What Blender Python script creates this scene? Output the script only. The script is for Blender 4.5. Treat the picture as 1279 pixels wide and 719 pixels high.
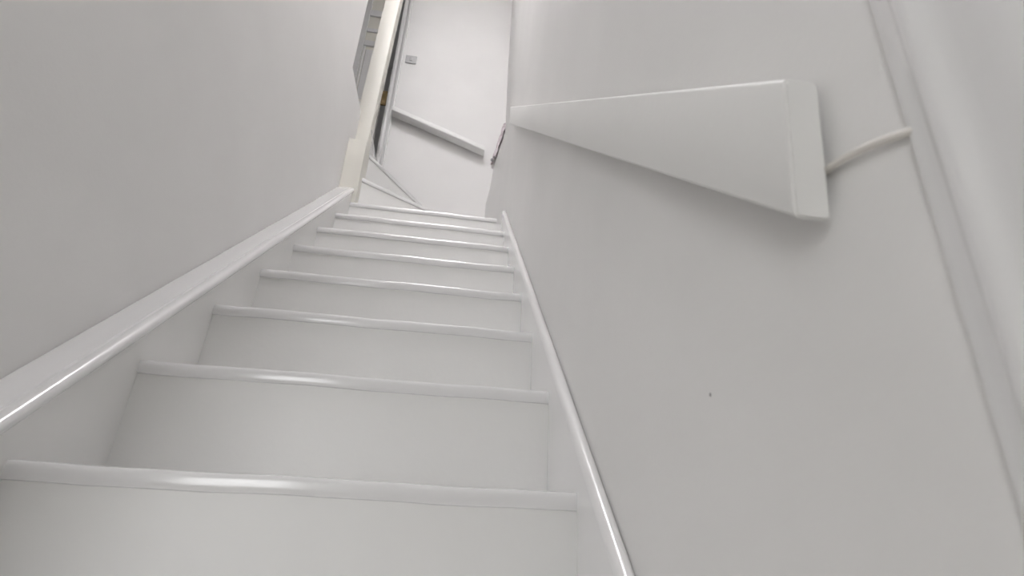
import bpy, bmesh, math
from mathutils import Matrix, Vector

# ------------------------------------------------------------------ camera
S = bpy.context.scene
C = bpy.context.collection
for o in list(bpy.data.objects):
    bpy.data.objects.remove(o)
F_PX = 671.2                      # focal length in pixels of the 1279 x 719 frame
PITCH, ROLL, YAW = math.radians(25.20), math.radians(2.707), math.radians(-6.853)
EYE = Vector((0.5237, -0.7689, -0.0642))
cp, sp, cr, sr, cy_, sy_ = (math.cos(PITCH), math.sin(PITCH), math.cos(ROLL),
                            math.sin(ROLL), math.cos(YAW), math.sin(YAW))
Rz = Matrix(((cy_, -sy_, 0), (sy_, cy_, 0), (0, 0, 1)))
Rx = Matrix(((1, 0, 0), (0, cp, -sp), (0, sp, cp)))
Ry = Matrix(((cr, 0, -sr), (0, 1, 0), (sr, 0, cr)))
B = Rz @ Rx @ Ry                  # columns: right, forward, up
right, fwd, up = B.col[0], B.col[1], B.col[2]
cam_data = bpy.data.cameras.new('camera')
cam = bpy.data.objects.new('camera', cam_data)
C.objects.link(cam)
cam.matrix_world = Matrix(((right.x, up.x, -fwd.x, EYE.x),
                           (right.y, up.y, -fwd.y, EYE.y),
                           (right.z, up.z, -fwd.z, EYE.z),
                           (0, 0, 0, 1)))
cam_data.sensor_width = 36.0
cam_data.lens = F_PX / 1279 * 36.0
cam_data.clip_start = 0.01
cam_data.dof.use_dof = True
cam_data.dof.focus_distance = 1.5
cam_data.dof.aperture_fstop = 7.0
S.camera = cam

# ------------------------------------------------------------------ light
W_ = bpy.data.worlds.new('world')
S.world = W_
W_.use_nodes = True
W_.node_tree.nodes['Background'].inputs[0].default_value = (0.80, 0.80, 0.83, 1)
W_.node_tree.nodes['Background'].inputs[1].default_value = 0.3
S.view_settings.view_transform = 'Standard'
S.view_settings.look = 'None'
S.view_settings.gamma = 1
S.view_settings.use_curve_mapping = False
S.view_settings.exposure = 0.14
ROOF_LIGHT = (30.0, (0.99, 0.97, 1.0))      # daylight through the roof window over the stairwell
HALL_LIGHT = (5.2, (0.985, 0.99, 1.0))       # daylight through the hall window


# ------------------------------------------------------------------ materials
def paint(name, col, rough=0.55, bump=0.08, scale=180, coat=0.0, var=0.02):
    m = bpy.data.materials.new(name)
    m.use_nodes = True
    n, l = m.node_tree.nodes, m.node_tree.links
    b = n['Principled BSDF']
    b.inputs['Roughness'].default_value = rough
    b.inputs['Coat Weight'].default_value = coat
    b.inputs['Coat Roughness'].default_value = 0.12
    tc = n.new('ShaderNodeTexCoord')
    big = n.new('ShaderNodeTexNoise')
    big.inputs['Scale'].default_value = 3.2
    big.inputs['Detail'].default_value = 5
    ramp = n.new('ShaderNodeValToRGB')
    ramp.color_ramp.elements[0].position = 0.3
    ramp.color_ramp.elements[1].position = 0.7
    ramp.color_ramp.elements[0].color = tuple(c * (1 - var) for c in col) + (1,)
    ramp.color_ramp.elements[1].color = tuple(min(1, c * (1 + var)) for c in col) + (1,)
    l.new(tc.outputs['Object'], big.inputs['Vector'])
    l.new(big.outputs['Fac'], ramp.inputs['Fac'])
    l.new(ramp.outputs['Color'], b.inputs['Base Color'])
    if bump:
        fine = n.new('ShaderNodeTexNoise')
        fine.inputs['Scale'].default_value = scale
        fine.inputs['Detail'].default_value = 3
        bp = n.new('ShaderNodeBump')
        bp.inputs['Strength'].default_value = bump
        bp.inputs['Distance'].default_value = 0.004
        l.new(tc.outputs['Object'], fine.inputs['Vector'])
        l.new(fine.outputs['Fac'], bp.inputs['Height'])
        l.new(bp.outputs['Normal'], b.inputs['Normal'])
    return m


def glow(name, strength, col):
    m = bpy.data.materials.new(name)
    m.use_nodes = True
    b = m.node_tree.nodes['Principled BSDF']
    b.inputs['Base Color'].default_value = (0.8, 0.8, 0.8, 1)
    b.inputs['Emission Color'].default_value = col + (1,)
    b.inputs['Emission Strength'].default_value = strength
    return m


def bare_plaster():
    m = paint('bare_plaster', (0.5, 0.38, 0.39), 0.9, 0.6, 60)
    n, l = m.node_tree.nodes, m.node_tree.links
    b = n['Principled BSDF']
    tc = n.new('ShaderNodeTexCoord')
    v = n.new('ShaderNodeTexNoise')
    v.inputs['Scale'].default_value = 34
    v.inputs['Detail'].default_value = 4
    r = n.new('ShaderNodeValToRGB')
    e = r.color_ramp.elements
    e[0].position, e[0].color = 0.28, (0.40, 0.32, 0.33, 1)
    e[1].position, e[1].color = 0.62, (0.74, 0.68, 0.70, 1)
    l.new(tc.outputs['Object'], v.inputs['Vector'])
    l.new(v.outputs['Fac'], r.inputs['Fac'])
    l.new(r.outputs['Color'], b.inputs['Base Color'])
    return m


M = {
    'wall': paint('matt_wall_paint', (0.86, 0.85, 0.835), 0.75, 0.05, 140),
    'stair': paint('satin_stair_paint', (0.86, 0.855, 0.835), 0.42, 0.05, 90),
    'gloss': paint('gloss_white_paint', (0.84, 0.835, 0.83), 0.24, 0.03, 40, 0.9),
    'cream': paint('cream_wood_paint', (0.78, 0.76, 0.69), 0.45, 0.05, 80),
    'ceiling': paint('ceiling_paint', (0.84, 0.84, 0.84), 0.9, 0.05),
    'floor': paint('grey_hall_floor', (0.45, 0.42, 0.38), 0.6, 0.2, 60, 0, 0.1),
    'plastic': paint('grey_plastic', (0.52, 0.52, 0.52), 0.35, 0.0),
    'cord': paint('white_flex', (0.78, 0.75, 0.70), 0.45, 0.0),
    'brass': paint('aged_brass', (0.30, 0.22, 0.11), 0.4, 0.0),
    'mark': paint('grey_nail_paint', (0.25, 0.24, 0.24), 0.5, 0.0),
    'plaster': bare_plaster(),
    'roof_glow': glow('roof_daylight', *ROOF_LIGHT),
    'hall_glow': glow('door_daylight', *HALL_LIGHT),
}
M['brass'].node_tree.nodes['Principled BSDF'].inputs['Metallic'].default_value = 0.8


# ------------------------------------------------------------------ mesh helpers
def obj(name, bm, mat, parent=None, smooth=False):
    bmesh.ops.recalc_face_normals(bm, faces=bm.faces)
    me = bpy.data.meshes.new(name)
    bm.to_mesh(me)
    bm.free()
    me.materials.append(M[mat])
    if smooth:
        for p in me.polygons:
            p.use_smooth = True
        me.set_sharp_from_angle(angle=math.radians(40))
    o = bpy.data.objects.new(name, me)
    C.objects.link(o)
    if parent:
        o.parent = parent
    return o


def tag(o, label=None, cat=None, group=None, kind=None):
    if label: o['label'] = label
    if cat: o['category'] = cat
    if group: o['group'] = group
    if kind: o['kind'] = kind
    return o


def empty(name, loc=(0, 0, 0)):
    o = bpy.data.objects.new(name, None)
    C.objects.link(o)
    o.location = loc
    o.empty_display_size = 0.1
    return o


def part(root, o):
    """parent o, built in world coordinates, to an Empty that stands elsewhere"""
    o.parent = root
    o.matrix_parent_inverse = Matrix.Translation(-Vector(root.location))
    return o


def add_box(bm, x0, x1, y0, y1, z0, z1):
    v = [bm.verts.new((x, y, z)) for x in (x0, x1) for y in (y0, y1) for z in (z0, z1)]
    for f in ((0, 1, 3, 2), (4, 6, 7, 5), (0, 4, 5, 1), (2, 3, 7, 6), (0, 2, 6, 4), (1, 5, 7, 3)):
        bm.faces.new([v[i] for i in f])
    return v


def box(x0, x1, y0, y1, z0, z1, bevel=0.0, seg=2):
    bm = bmesh.new()
    add_box(bm, x0, x1, y0, y1, z0, z1)
    if bevel:
        bmesh.ops.bevel(bm, geom=list(bm.edges), offset=bevel, segments=seg, affect='EDGES', profile=0.5)
    return bm


def prism(ring_a, ring_b, bm=None):
    bm = bm or bmesh.new()
    a = [bm.verts.new(p) for p in ring_a]
    b = [bm.verts.new(p) for p in ring_b]
    n = len(a)
    bm.faces.new(a)
    bm.faces.new(b[::-1])
    for i in range(n):
        bm.faces.new((a[i], a[(i + 1) % n], b[(i + 1) % n], b[i]))
    return bm


def prism_x(pts, x0, x1):
    return prism([(x0, y, z) for y, z in pts], [(x1, y, z) for y, z in pts])


# ------------------------------------------------------------------ measures (metres)
RISE, GOING, WIDTH = 0.19353, 0.2075, 0.72
SLOPE = RISE / GOING
FLOOR = -4 * RISE
LAND = 10 * RISE                 # upper landing
XL, XR = -0.07, 0.742            # left and right wall faces
YF = 2.2                         # wall beyond the winders
CEIL = LAND + 2.3
NOSE_T = 0.024

# ------------------------------------------------------------------ setting
# right wall: a little out of true towards the far corner, as old plaster is
rows = [FLOOR, 1.3, 1.93, 2.06, 2.25, 2.60, 2.66, 3.1, CEIL]
far_x = [0.675, 0.675, 0.680, 0.701, 0.717, 0.786, 0.778, 0.772, 0.772]
mid_x = [0.742, 0.742, 0.742, 0.746, 0.756, 0.764, 0.762, 0.760, 0.760]
cols = [(-0.648, [XR] * 9), (0.2, [XR] * 9), (1.2, [XR] * 9),
        (1.7, [.742, .742, .744, .748, .750, .751, .751, .750, .750]), (1.97, mid_x), (YF, far_x)]
bm = bmesh.new()
fr = [[bm.verts.new((x, y, z)) for z, x in zip(rows, xs)] for y, xs in cols]
bk = [[bm.verts.new((0.92, y, z)) for z in rows] for y, k in cols]
nc, nr = len(cols), len(rows)
for i in range(nc - 1):
    for j in range(nr - 1):
        bm.faces.new((fr[i][j], fr[i + 1][j], fr[i + 1][j + 1], fr[i][j + 1]))
        bm.faces.new((bk[i][j], bk[i][j + 1], bk[i + 1][j + 1], bk[i + 1][j]))
for j in range(nr - 1):
    bm.faces.new((fr[0][j], fr[0][j + 1], bk[0][j + 1], bk[0][j]))
    bm.faces.new((fr[-1][j], bk[-1][j], bk[-1][j + 1], fr[-1][j + 1]))
for i in range(nc - 1):
    bm.faces.new((fr[i][0], bk[i][0], bk[i + 1][0], fr[i + 1][0]))
    bm.faces.new((fr[i][-1], fr[i + 1][-1], bk[i + 1][-1], bk[i][-1]))
wall_right = tag(obj('wall_right', bm, 'wall', smooth=True),
                 'smooth off-white plaster wall carrying the long boxed handrail', kind='structure')
# strip of unpainted plaster in the corner where the two rails fail to meet
a, b = Vector((0.775, YF - 0.02, 2.615)), Vector((0.700, YF - 0.02, 2.255))
bm = bmesh.new()
ring = []
for k in range(9):
    t = k / 8
    c = a.lerp(b, t)
    w = 0.012 + 0.004 * math.sin(k * 2.3) - 0.003 * t
    ring.append([bm.verts.new((c.x + w * s, c.y + 0.02 * d, c.z + 0.004 * s))
                 for s, d in ((-1, 1), (-1, 0), (1, -0.6), (1.4, 1))])
for k in range(8):
    for q in range(4):
        bm.faces.new((ring[k][q], ring[k][(q + 1) % 4], ring[k + 1][(q + 1) % 4], ring[k + 1][q]))
bm.faces.new(ring[0][::-1]); bm.faces.new(ring[-1])
tag(obj('bare_plaster', bm, 'plaster', wall_right), 'pinkish strip of bare unpainted plaster')
for hx, hy, hz, hr in ((0.699, YF - 0.036, 2.268, 0.011), (0.712, YF - 0.036, 2.292, 0.008)):
    bm = bmesh.new()
    bmesh.ops.create_uvsphere(bm, u_segments=10, v_segments=6, radius=hr)
    for v in bm.verts:
        v.co = (hx + v.co.x, hy + v.co.y * 0.5, hz + v.co.z * 1.3)
    tag(obj('plaster_hole', bm, 'mark', wall_right), 'small dark hole in the bare plaster')
bm = bmesh.new()                 # nail head left in the wall
bmesh.ops.create_uvsphere(bm, u_segments=10, v_segments=6, radius=0.0012)
for v in bm.verts:
    v.co = (XR + v.co.x * 0.6, -0.357 + v.co.y, 0.052 + v.co.z * 1.5)
tag(obj('nail_head', bm, 'mark', wall_right), 'tiny grey nail head')

# left wall: full height up to the landing, then a low stretch that ends at the newel
bm = bmesh.new()
pts = [(-0.662, FLOOR), (1.585, FLOOR), (1.585, 2.02), (1.255, 2.0), (1.255, CEIL), (-0.662, CEIL)]
prism([(XL, y, z) for y, z in pts], [(XL - 0.11, y, z) for y, z in pts], bm)
tag(obj('wall_left', bm, 'wall'), 'plain off-white plaster wall rising beside the capped stair string', kind='structure')

# far wall with the doorway on the landing
DX0, DX1, DZ = -0.86, -0.068, LAND + 1.98
bm = bmesh.new()
add_box(bm, -1.4, DX0, YF, YF + 0.11, LAND - 0.2, CEIL)
add_box(bm, DX1, 0.95, YF, YF + 0.11, FLOOR, CEIL)
add_box(bm, DX0, DX1, YF, YF + 0.11, DZ, CEIL)
add_box(bm, -1.4, DX1, YF, YF + 0.11, FLOOR, LAND)
tag(obj('wall_far', bm, 'wall'), 'off-white wall beyond the winder steps holding a grey switch', kind='structure')

tag(obj('wall_landing', box(-1.4, -1.3, 0.2, YF, LAND - 0.2, CEIL), 'wall'),
    'off-white side wall of the upper landing', kind='structure')
bm = bmesh.new()
add_box(bm, -1.4, XL - 0.11, 0.1, 0.2, 1.6, CEIL)
add_box(bm, XL - 0.11, 0.92, -0.762, -0.662, 1.6, CEIL)
tag(obj('wall_stairwell', bm, 'wall'), 'off-white wall closing the stairwell above the hall', kind='structure')
tag(obj('floor_landing', box(-1.3, XL - 0.11, 0.2, YF, LAND - 0.2, LAND), 'floor'),
    'upper landing floor behind the left wall', kind='structure')
bm = bmesh.new()                 # ceiling around the roof window
RX0, RX1, RY0, RY1 = 0.0, 0.62, -0.30, 0.40
add_box(bm, -1.4, RX0, -0.762, YF + 0.11, CEIL, CEIL + 0.1)
add_box(bm, RX1, 0.95, -0.762, YF + 0.11, CEIL, CEIL + 0.1)
add_box(bm, RX0, RX1, -0.762, RY0, CEIL, CEIL + 0.1)
add_box(bm, RX0, RX1, RY1, YF + 0.11, CEIL, CEIL + 0.1)
tag(obj('ceiling', bm, 'ceiling'), 'white ceiling over stairwell and landing', kind='structure')
win = tag(obj('window_roof_offscreen', box(RX0, RX1, RY0, RY1, CEIL + 0.06, CEIL + 0.08), 'roof_glow'),
          'daylit roof window high above the stairs', kind='structure')
bm = bmesh.new()
add_box(bm, RX0, RX1, RY0, RY0 + 0.03, CEIL + 0.01, CEIL + 0.06)
add_box(bm, RX0, RX1, RY1 - 0.03, RY1, CEIL + 0.01, CEIL + 0.06)
add_box(bm, RX0, RX0 + 0.03, RY0, RY1, CEIL + 0.01, CEIL + 0.06)
add_box(bm, RX1 - 0.03, RX1, RY0, RY1, CEIL + 0.01, CEIL + 0.06)
obj('window_frame', bm, 'gloss', win)

# the hall at the foot of the stairs (behind the camera)
HB = -2.6
tag(obj('floor', box(-1.0, 1.0, HB, 0.1, FLOOR - 0.1, FLOOR), 'floor'), 'hall floor at the foot of the stairs', kind='structure')
tag(obj('ceiling_hall', box(-1.0, 1.0, HB, -0.662, 1.6, 1.7), 'ceiling'), 'white hall ceiling', kind='structure')
tag(obj('wall_hall', box(-1.0, -0.9, HB, -0.5, FLOOR, 1.6), 'wall'), 'off-white side wall of the hall', kind='structure')
tag(obj('wall_understair', box(-0.9, XL - 0.11, -0.6, -0.5, FLOOR, 1.6), 'wall'), 'off-white wall enclosing the understair cupboard', kind='structure')
bm = bmesh.new()
GX0, GX1, GZ0, GZ1 = -0.88, -0.28, FLOOR + 0.35, FLOOR + 1.75
add_box(bm, -1.0, GX0, HB - 0.1, HB, FLOOR, 1.6)
add_box(bm, GX1, 1.0, HB - 0.1, HB, FLOOR, 1.6)
add_box(bm, GX0, GX1, HB - 0.1, HB, GZ1, 1.6)
add_box(bm, GX0, GX1, HB - 0.1, HB, FLOOR, GZ0)
tag(obj('wall_front', bm, 'wall'), 'front wall of the hall around the glazed opening', kind='structure')
tag(obj('window_hall_offscreen', box(GX0, GX1, HB - 0.08, HB - 0.06, GZ0, GZ1), 'hall_glow'), 'daylit hall window behind the stair foot', kind='structure')
bm = bmesh.new()
add_box(bm, XR, 0.92, HB, -1.44, FLOOR, 1.6)
add_box(bm, XR, 0.92, -1.44, -0.648, FLOOR + 2.0, 1.6)
tag(obj('wall_hall_right', bm, 'wall'), 'hall wall around the doorway at the stair foot', kind='structure')

# moulded architrave and door on the right, close to the camera
prof = [(0, 0), (0, .0035), (.004, .005), (.011, .006), (.0145, .0085), (.0175, .0105), (.021, .0108), (.0245, .0095),
        (.0275, .0070), (.031, .0055), (.036, .0052), (.046, .0068), (.053, .0072), (.058, .0066), (.0615, .0045), (.0615, -.02), (.0, -.004)]
Y0 = -0.5900
ra = [(XR - d, Y0 + 0.035 - s, FLOOR) for s, d in prof]
rb = [(XR - d, Y0 - 0.045 - s, 1.3) for s, d in prof]
tag(obj('trim_1', prism(ra, rb), 'gloss', smooth=True),
    'white moulded door architrave running up the right wall', kind='structure')
dr = tag(obj('door_2', box(0.80, 0.84, -1.43, -0.66, FLOOR + 0.005, 1.22), 'wall'),
         'plain white door set back behind the moulded architrave', kind='structure')
bm = box(0.774, 0.80, -1.365, -1.345, 0.24, 0.36, 0.006)
obj('door_handle', bm, 'brass', dr)

# doorway on the landing: architrave, jamb with brass strike plate, panelled door
def jamb(name, mat, *a, parent=None):
    return obj(name, box(*a), mat, parent)
prof2 = [(0, 0), (0, .012), (.008, .014), (.016, .014), (.022, .008), (.030, .008), (.040, .018), (.052, .020), (.058, .016), (.058, 0)]
def architrave(x, s, z0, z1):
    ra = [(x + s * w, YF - d, z0) for w, d in prof2]
    rb = [(x + s * w, YF - d, z1) for w, d in prof2]
    return prism(ra, rb)
bm = architrave(DX1, 1, LAND, DZ + 0.06)
me2 = architrave(DX0 - 0.02, -1, LAND, DZ + 0.06)
me2.verts.ensure_lookup_table()
tag(obj('trim_2', bm, 'gloss'), 'narrow white architrave beside the landing doorway', kind='structure')
tag(obj('trim_3', me2, 'gloss'), 'white architrave on the hinge side of the landing door', kind='structure')
# unlit room behind the door, which stands a little open
bm = bmesh.new()
add_box(bm, -1.4, 0.3, YF + 1.2, YF + 1.3, LAND - 0.2, CEIL)
add_box(bm, -1.5, -1.4, YF, YF + 1.3, LAND - 0.2, CEIL)
add_box(bm, 0.3, 0.4, YF + 0.11, YF + 1.3, LAND - 0.2, LAND + 0.9)
add_box(bm, -1.5, 0.4, YF + 0.11, YF + 1.3, CEIL, CEIL + 0.1)
add_box(bm, 0.3, 0.4, YF + 0.11, YF + 1.3, LAND + 2.0, CEIL)
add_box(bm, -1.5, 0.4, YF + 0.11, YF + 1.3, LAND - 0.3, LAND - 0.2)
tag(obj('wall_bedroom', bm, 'wall'), 'walls of the unlit room behind the landing door', kind='structure')
door = tag(obj('door_1', box(DX0 + 0.004, DX1 - 0.05, YF + 0.045, YF + 0.08, LAND + 0.005, DZ - 0.003), 'cream'),
           'panelled off-white landing door seen past the newel post', kind='structure')
tag(obj('latch', box(DX1 - 0.05, DX1 - 0.012, YF + 0.046, YF + 0.060, 2.70, 2.83, 0.002, 1), 'brass', door), 'brass door latch')
# stiles, rails and raised panels of the door, each a part
yd0, yd1 = YF + 0.031, YF + 0.0455
for x0, x1 in ((DX0 + 0.004, DX0 + 0.10), (-0.375, -0.318), (-0.195, DX1 - 0.05)):
    obj('stile', box(x0, x1, yd0, yd1, LAND + 0.005, DZ - 0.003, 0.003, 1), 'gloss', door)
for x0, x1 in ((DX0 + 0.10, -0.375), (-0.318, -0.195)):
    for z0, z1 in ((LAND + 0.005, LAND + 0.2), (2.62, 2.69), (3.235, 3.29), (3.385, 3.42), (3.555, 3.62), (DZ - 0.1, DZ - 0.003)):
        obj('rail', box(x0, x1, yd0, yd1, z0, z1, 0.003, 1), 'gloss', door)
    for z0, z1 in ((LAND + 0.23, 2.59), (2.72, 3.205)):
        obj('panel', box(x0 + 0.022, x1 - 0.022, yd1 - 0.006, yd1 + 0.002, z0, z1, 0.004, 1), 'gloss', door)
obj('bead', box(-0.314, -0.300, yd0 + 0.006, yd1, 2.69, 3.235, 0.002, 1), 'gloss', door)

# ------------------------------------------------------------------ the staircase
stair = empty('staircase', (0.36, -3 * GOING, FLOOR))
tag(stair, 'steep white painted staircase with winder steps at its top', 'staircase')


def nose(y, z, depth, t=NOSE_T):
    """side outline of a tread, rounded nose at y, top at z"""
    p = [(y + depth, z - t), (y + depth, z)]
    r = t * 0.5
    for k in range(9):
        a = math.pi / 2 + math.pi * k / 8
        p.append((y + 0.005 * (1 - abs(math.cos(a)) ** 0.7), z - r + r * math.sin(a)))
    return p


for n in range(-2, 9):           # step n has its nosing at y = (n-1) GOING, z = (n-1) RISE
    y, z = (n - 1) * GOING, (n - 1) * RISE
    wob = 0.0012 * math.sin(n * 2.1)
    if n < 8:
        bm = prism_x(nose(y, z, GOING + 0.02), -0.004, WIDTH + 0.004)
    else:                        # first of the turn: runs back to the far wall
        bm = prism_x(nose(y, z, YF - y), 0.0, 0.70)
    # hand painted edges: the nose wanders by a millimetre along its length
    bmesh.ops.subdivide_edges(bm, edges=[e for e in bm.edges if abs(e.verts[0].co.x - e.verts[1].co.x) > 0.3], cuts=14)
    for v in bm.verts:
        if v.co.y < y + NOSE_T:
            v.co.z += 0.0008 * math.sin(v.co.x * 17 + n * 1.7) + 0.0005 * math.sin(v.co.x * 41 + n)
    t = obj('tread', bm, 'gloss', smooth=True)
    part(stair, t)
    bm = box(-0.004, WIDTH + 0.004, y + 0.006, y + 0.022, z - RISE - 0.002, z - NOSE_T + 0.001)
    part(stair, obj('riser', bm, 'stair'))

# winder steps: nosing lines fan out from the newel
WY = [((-0.02, 1.4941), (0.69, 1.950)), ((0.01, 1.5585), (0.412, 2.198)), ((0.0, 1.60), (0.0, 2.198))]
zs = [8 * RISE, 9 * RISE, 10 * RISE]
back = [[(0.69, 2.198), (0.0, 2.198), (0.0, 1.53)], [(0.0, 2.198), (0.0, 1.56)], [(-0.18, 2.198), (-0.18, 1.60)]]
for (a, b), z, bk_ in zip(WY, zs, back):
    a2, b2 = Vector(a), Vector(b)
    d = (b2 - a2).normalized()
    nrm = Vector((-d.y, d.x))    # points up the stair, away from the nose
    if nrm.dot(Vector(bk_[0]) - a2) < 0:
        nrm = -nrm
    bm = bmesh.new()
    prof_n = []
    r = NOSE_T / 2
    for k in range(9):
        an = math.pi / 2 + math.pi * k / 8
        prof_n.append((0.005 * (1 - abs(math.cos(an)) ** 0.7), -r + r * math.sin(an)))
    prof_n = [(0.05, 0)] + prof_n + [(0.05, -NOSE_T)]
    prism([(a2.x + nrm.x * s, a2.y + nrm.y * s, z + h) for s, h in prof_n],
          [(b2.x + nrm.x * s, b2.y + nrm.y * s, z + h) for s, h in prof_n], bm)
    pl = [a2 + nrm * 0.045, b2 + nrm * 0.045] + [Vector(q) for q in bk_]
    prism([(q.x, q.y, z) for q in pl], [(q.x, q.y, z - NOSE_T) for q in pl], bm)
    part(stair, obj('winder_tread', bm, 'gloss', smooth=True))
    o1, o2 = a2 + nrm * 0.006, b2 + nrm * 0.006
    i1, i2 = a2 + nrm * 0.026, b2 + nrm * 0.026
    q = [o1, o2, i2, i1]
    bm = prism([(v.x, v.y, z - NOSE_T + 0.001) for v in q], [(v.x, v.y, z - RISE - 0.002) for v in q])
    part(stair, obj('winder_riser', bm, 'stair'))


def string_pts(y0, y1, top, foot):
    return [(y0, y0 * SLOPE + top), (y1, y1 * SLOPE + top), (y1, y1 * SLOPE - foot), (y0, max(FLOOR, y0 * SLOPE - foot))]


YS = -0.60
part(stair, obj('string', prism_x([(YS, YS * SLOPE + 0.052), (1.462, 1.462 * SLOPE + 0.052), (1.462, 1.0), (YS + 0.15, FLOOR), (YS, FLOOR)], XL + 0.001, 0.0), 'stair'))
# gloss capping on the left string, rounded at its inner edge
HL, TH = 0.076, 0.024
cs = [(XL + 0.001, 0), (-0.0185, 0), (-0.0165, -.0025), (-0.0145, -.0025), (-0.0125, -.0003), (-0.004, 0), (0.0015, -.002), (0.005, -.006), (0.006, -.011), (0.0045, -.016), (0.000, -.0195), (-0.004, -.021), (XL + 0.001, -.021)]
ra = [(x, YS, YS * SLOPE + HL + dz * 1.37) for x, dz in cs]
rb = [(x, 1.462, 1.462 * SLOPE + HL + dz * 1.37) for x, dz in cs]
tag(part(stair, obj('string_cap', prism(ra, rb), 'gloss', smooth=True)), 'glossy white capping board along the left string')
# right string with a rounded top
HR = 0.064
cs = [(WIDTH, -0.30), (WIDTH, -.016), (WIDTH + .0012, -.008), (WIDTH + .0045, -.0025), (WIDTH + .009, 0), (WIDTH + .013, 0), (XR - .004, -.003), (XR - .001, -.008), (XR - .001, -0.30)]
ra = [(x, YS + 0.03, (YS + 0.03) * SLOPE + HR + dz) for x, dz in cs]
rb = [(x, 1.40, 1.40 * SLOPE + HR + dz) for x, dz in cs]
part(stair, obj('string', prism(ra, rb), 'gloss', smooth=True))
part(stair, obj('newel_base', box(XL + 0.001, 0.020, 1.462, 1.59, 0.9, 1.735), 'cream', smooth=True))
bm = box(-0.080, 0.008, 1.586, 1.674, 0.9, LAND + 2.29, 0.004, 2)
for v in bm.verts:               # the post stands a little out of plumb
    v.co.x += 0.022 * (v.co.z - 2.35)
part(stair, obj('newel_post', bm, 'cream', smooth=True))

# ------------------------------------------------------------------ handrails
def rail_prism(p0, p1, inner, outer, hb, ht, rnd, axis):
    """flat rail of rectangular section with eased edges between two plumb cut ends"""
    sec = []
    for (d, h, a0) in ((inner, ht, 90), (inner, hb, 180), (outer, hb, 270), (outer, ht, 0)):
        cx = d + (rnd if d == min(inner, outer) else -rnd)
        cz = h + (-rnd if h == ht else rnd)
        for k in range(4):
            a = math.radians(a0 + 90 * k / 3)
            sec.append((cx + rnd * math.cos(a), cz + rnd * math.sin(a)))
    if axis == 'y':
        return prism([(x, p0[0], p0[1] + z) for x, z in sec], [(x, p1[0], p1[1] + z) for x, z in sec])
    return prism([(p0[0], x, p0[1] + z) for x, z in sec], [(p1[0], x, p1[1] + z) for x, z in sec])


root = empty('handrail', (0.725, -0.54, 0.10))
tag(root, 'flat white boxed handrail on the right wall with cord at its end', 'handrail')
bm = rail_prism((-0.54, -0.54 * SLOPE), (1.225, 1.225 * SLOPE), 0.713, 0.736, 0.606, 0.7125, 0.0045, 'y')
for v in bm.verts:               # the end is cut a shade off plumb, the top runs up slightly
    if v.co.y < 0:
        dy = 0.0075 - (v.co.z - (-0.54 * SLOPE + 0.606)) * 0.15
        v.co.y += dy
        v.co.z += dy * SLOPE
bmesh.ops.bevel(bm, geom=[e for e in bm.edges if abs(e.verts[0].co.y - e.verts[1].co.y) < 0.02 and e.verts[0].co.y < 0 and
                          sum(len(f.verts) > 4 for f in e.link_faces) == 1], offset=0.002, segments=2, affect='EDGES')
part(root, obj('rail', bm, 'stair', smooth=True))
for yb in (-0.30, 0.35, 1.05):
    part(root, obj('bracket', box(0.735, XR, yb, yb + 0.05, yb * SLOPE + 0.655, yb * SLOPE + 0.69), 'stair'))

root = empty('handrail', (0.3, YF, 2.4))
tag(root, 'short sloping white handrail on the wall beyond the winder steps', 'handrail')
s2 = -0.245 / 0.645
bm = rail_prism((-0.006, 2.548), (0.640, 2.548 + s2 * 0.646), YF - 0.082, YF - 0.012, 0.0, 0.038, 0.006, 'x')
part(root, obj('rail', bm, 'stair', smooth=True))
for xb in (0.10, 0.50):
    part(root, obj('bracket', box(xb, xb + 0.04, YF - 0.014, YF, 2.548 + s2 * xb + 0.008, 2.548 + s2 * xb + 0.03), 'gloss'))

# ------------------------------------------------------------------ cord, switch
def tube(pts, rad, seg=10):
    bm = bmesh.new()
    rings = []
    for i, p in enumerate(pts):
        t = (pts[min(i + 1, len(pts) - 1)] - pts[max(i - 1, 0)]).normalized()
        s = t.cross(Vector((1, 0, 0))).normalized()
        u = t.cross(s)
        rings.append([bm.verts.new(p + s * rad * math.cos(2 * math.pi * k / seg) + u * rad * math.sin(2 * math.pi * k / seg)) for k in range(seg)])
    for a, b in zip(rings, rings[1:]):
        for k in range(seg):
            bm.faces.new((a[k], a[(k + 1) % seg], b[(k + 1) % seg], b[k]))
    bm.faces.new(rings[0][::-1]); bm.faces.new(rings[-1])
    return bm


P = [Vector((0.739, -0.50, 0.147)), Vector((0.738, -0.536, 0.1475)), Vector((0.735, -0.562, 0.1400)), Vector((0.740, -0.597, 0.1235))]
pts = []
for k in range(25):
    t = k / 24
    a = P[0].lerp(P[1], t); b = P[1].lerp(P[2], t); c = P[2].lerp(P[3], t)
    d = a.lerp(b, t); e = b.lerp(c, t)
    pts.append(d.lerp(e, t))
tag(obj('power_cord', tube(pts, 0.0023), 'cord', smooth=True),
    'thin white cord running from the boxed handrail end to the architrave', 'cord')

root = empty('light_switch', (0.051, YF, 3.115))
tag(root, 'small square grey light switch on the wall beyond the winders', 'switch')
part(root, obj('plate', box(0.011, 0.091, YF - 0.009, YF, 3.078, 3.152, 0.003, 2), 'plastic'))
part(root, obj('rocker', box(0.041, 0.061, YF - 0.013, YF - 0.008, 3.098, 3.132, 0.002, 1), 'plastic'))
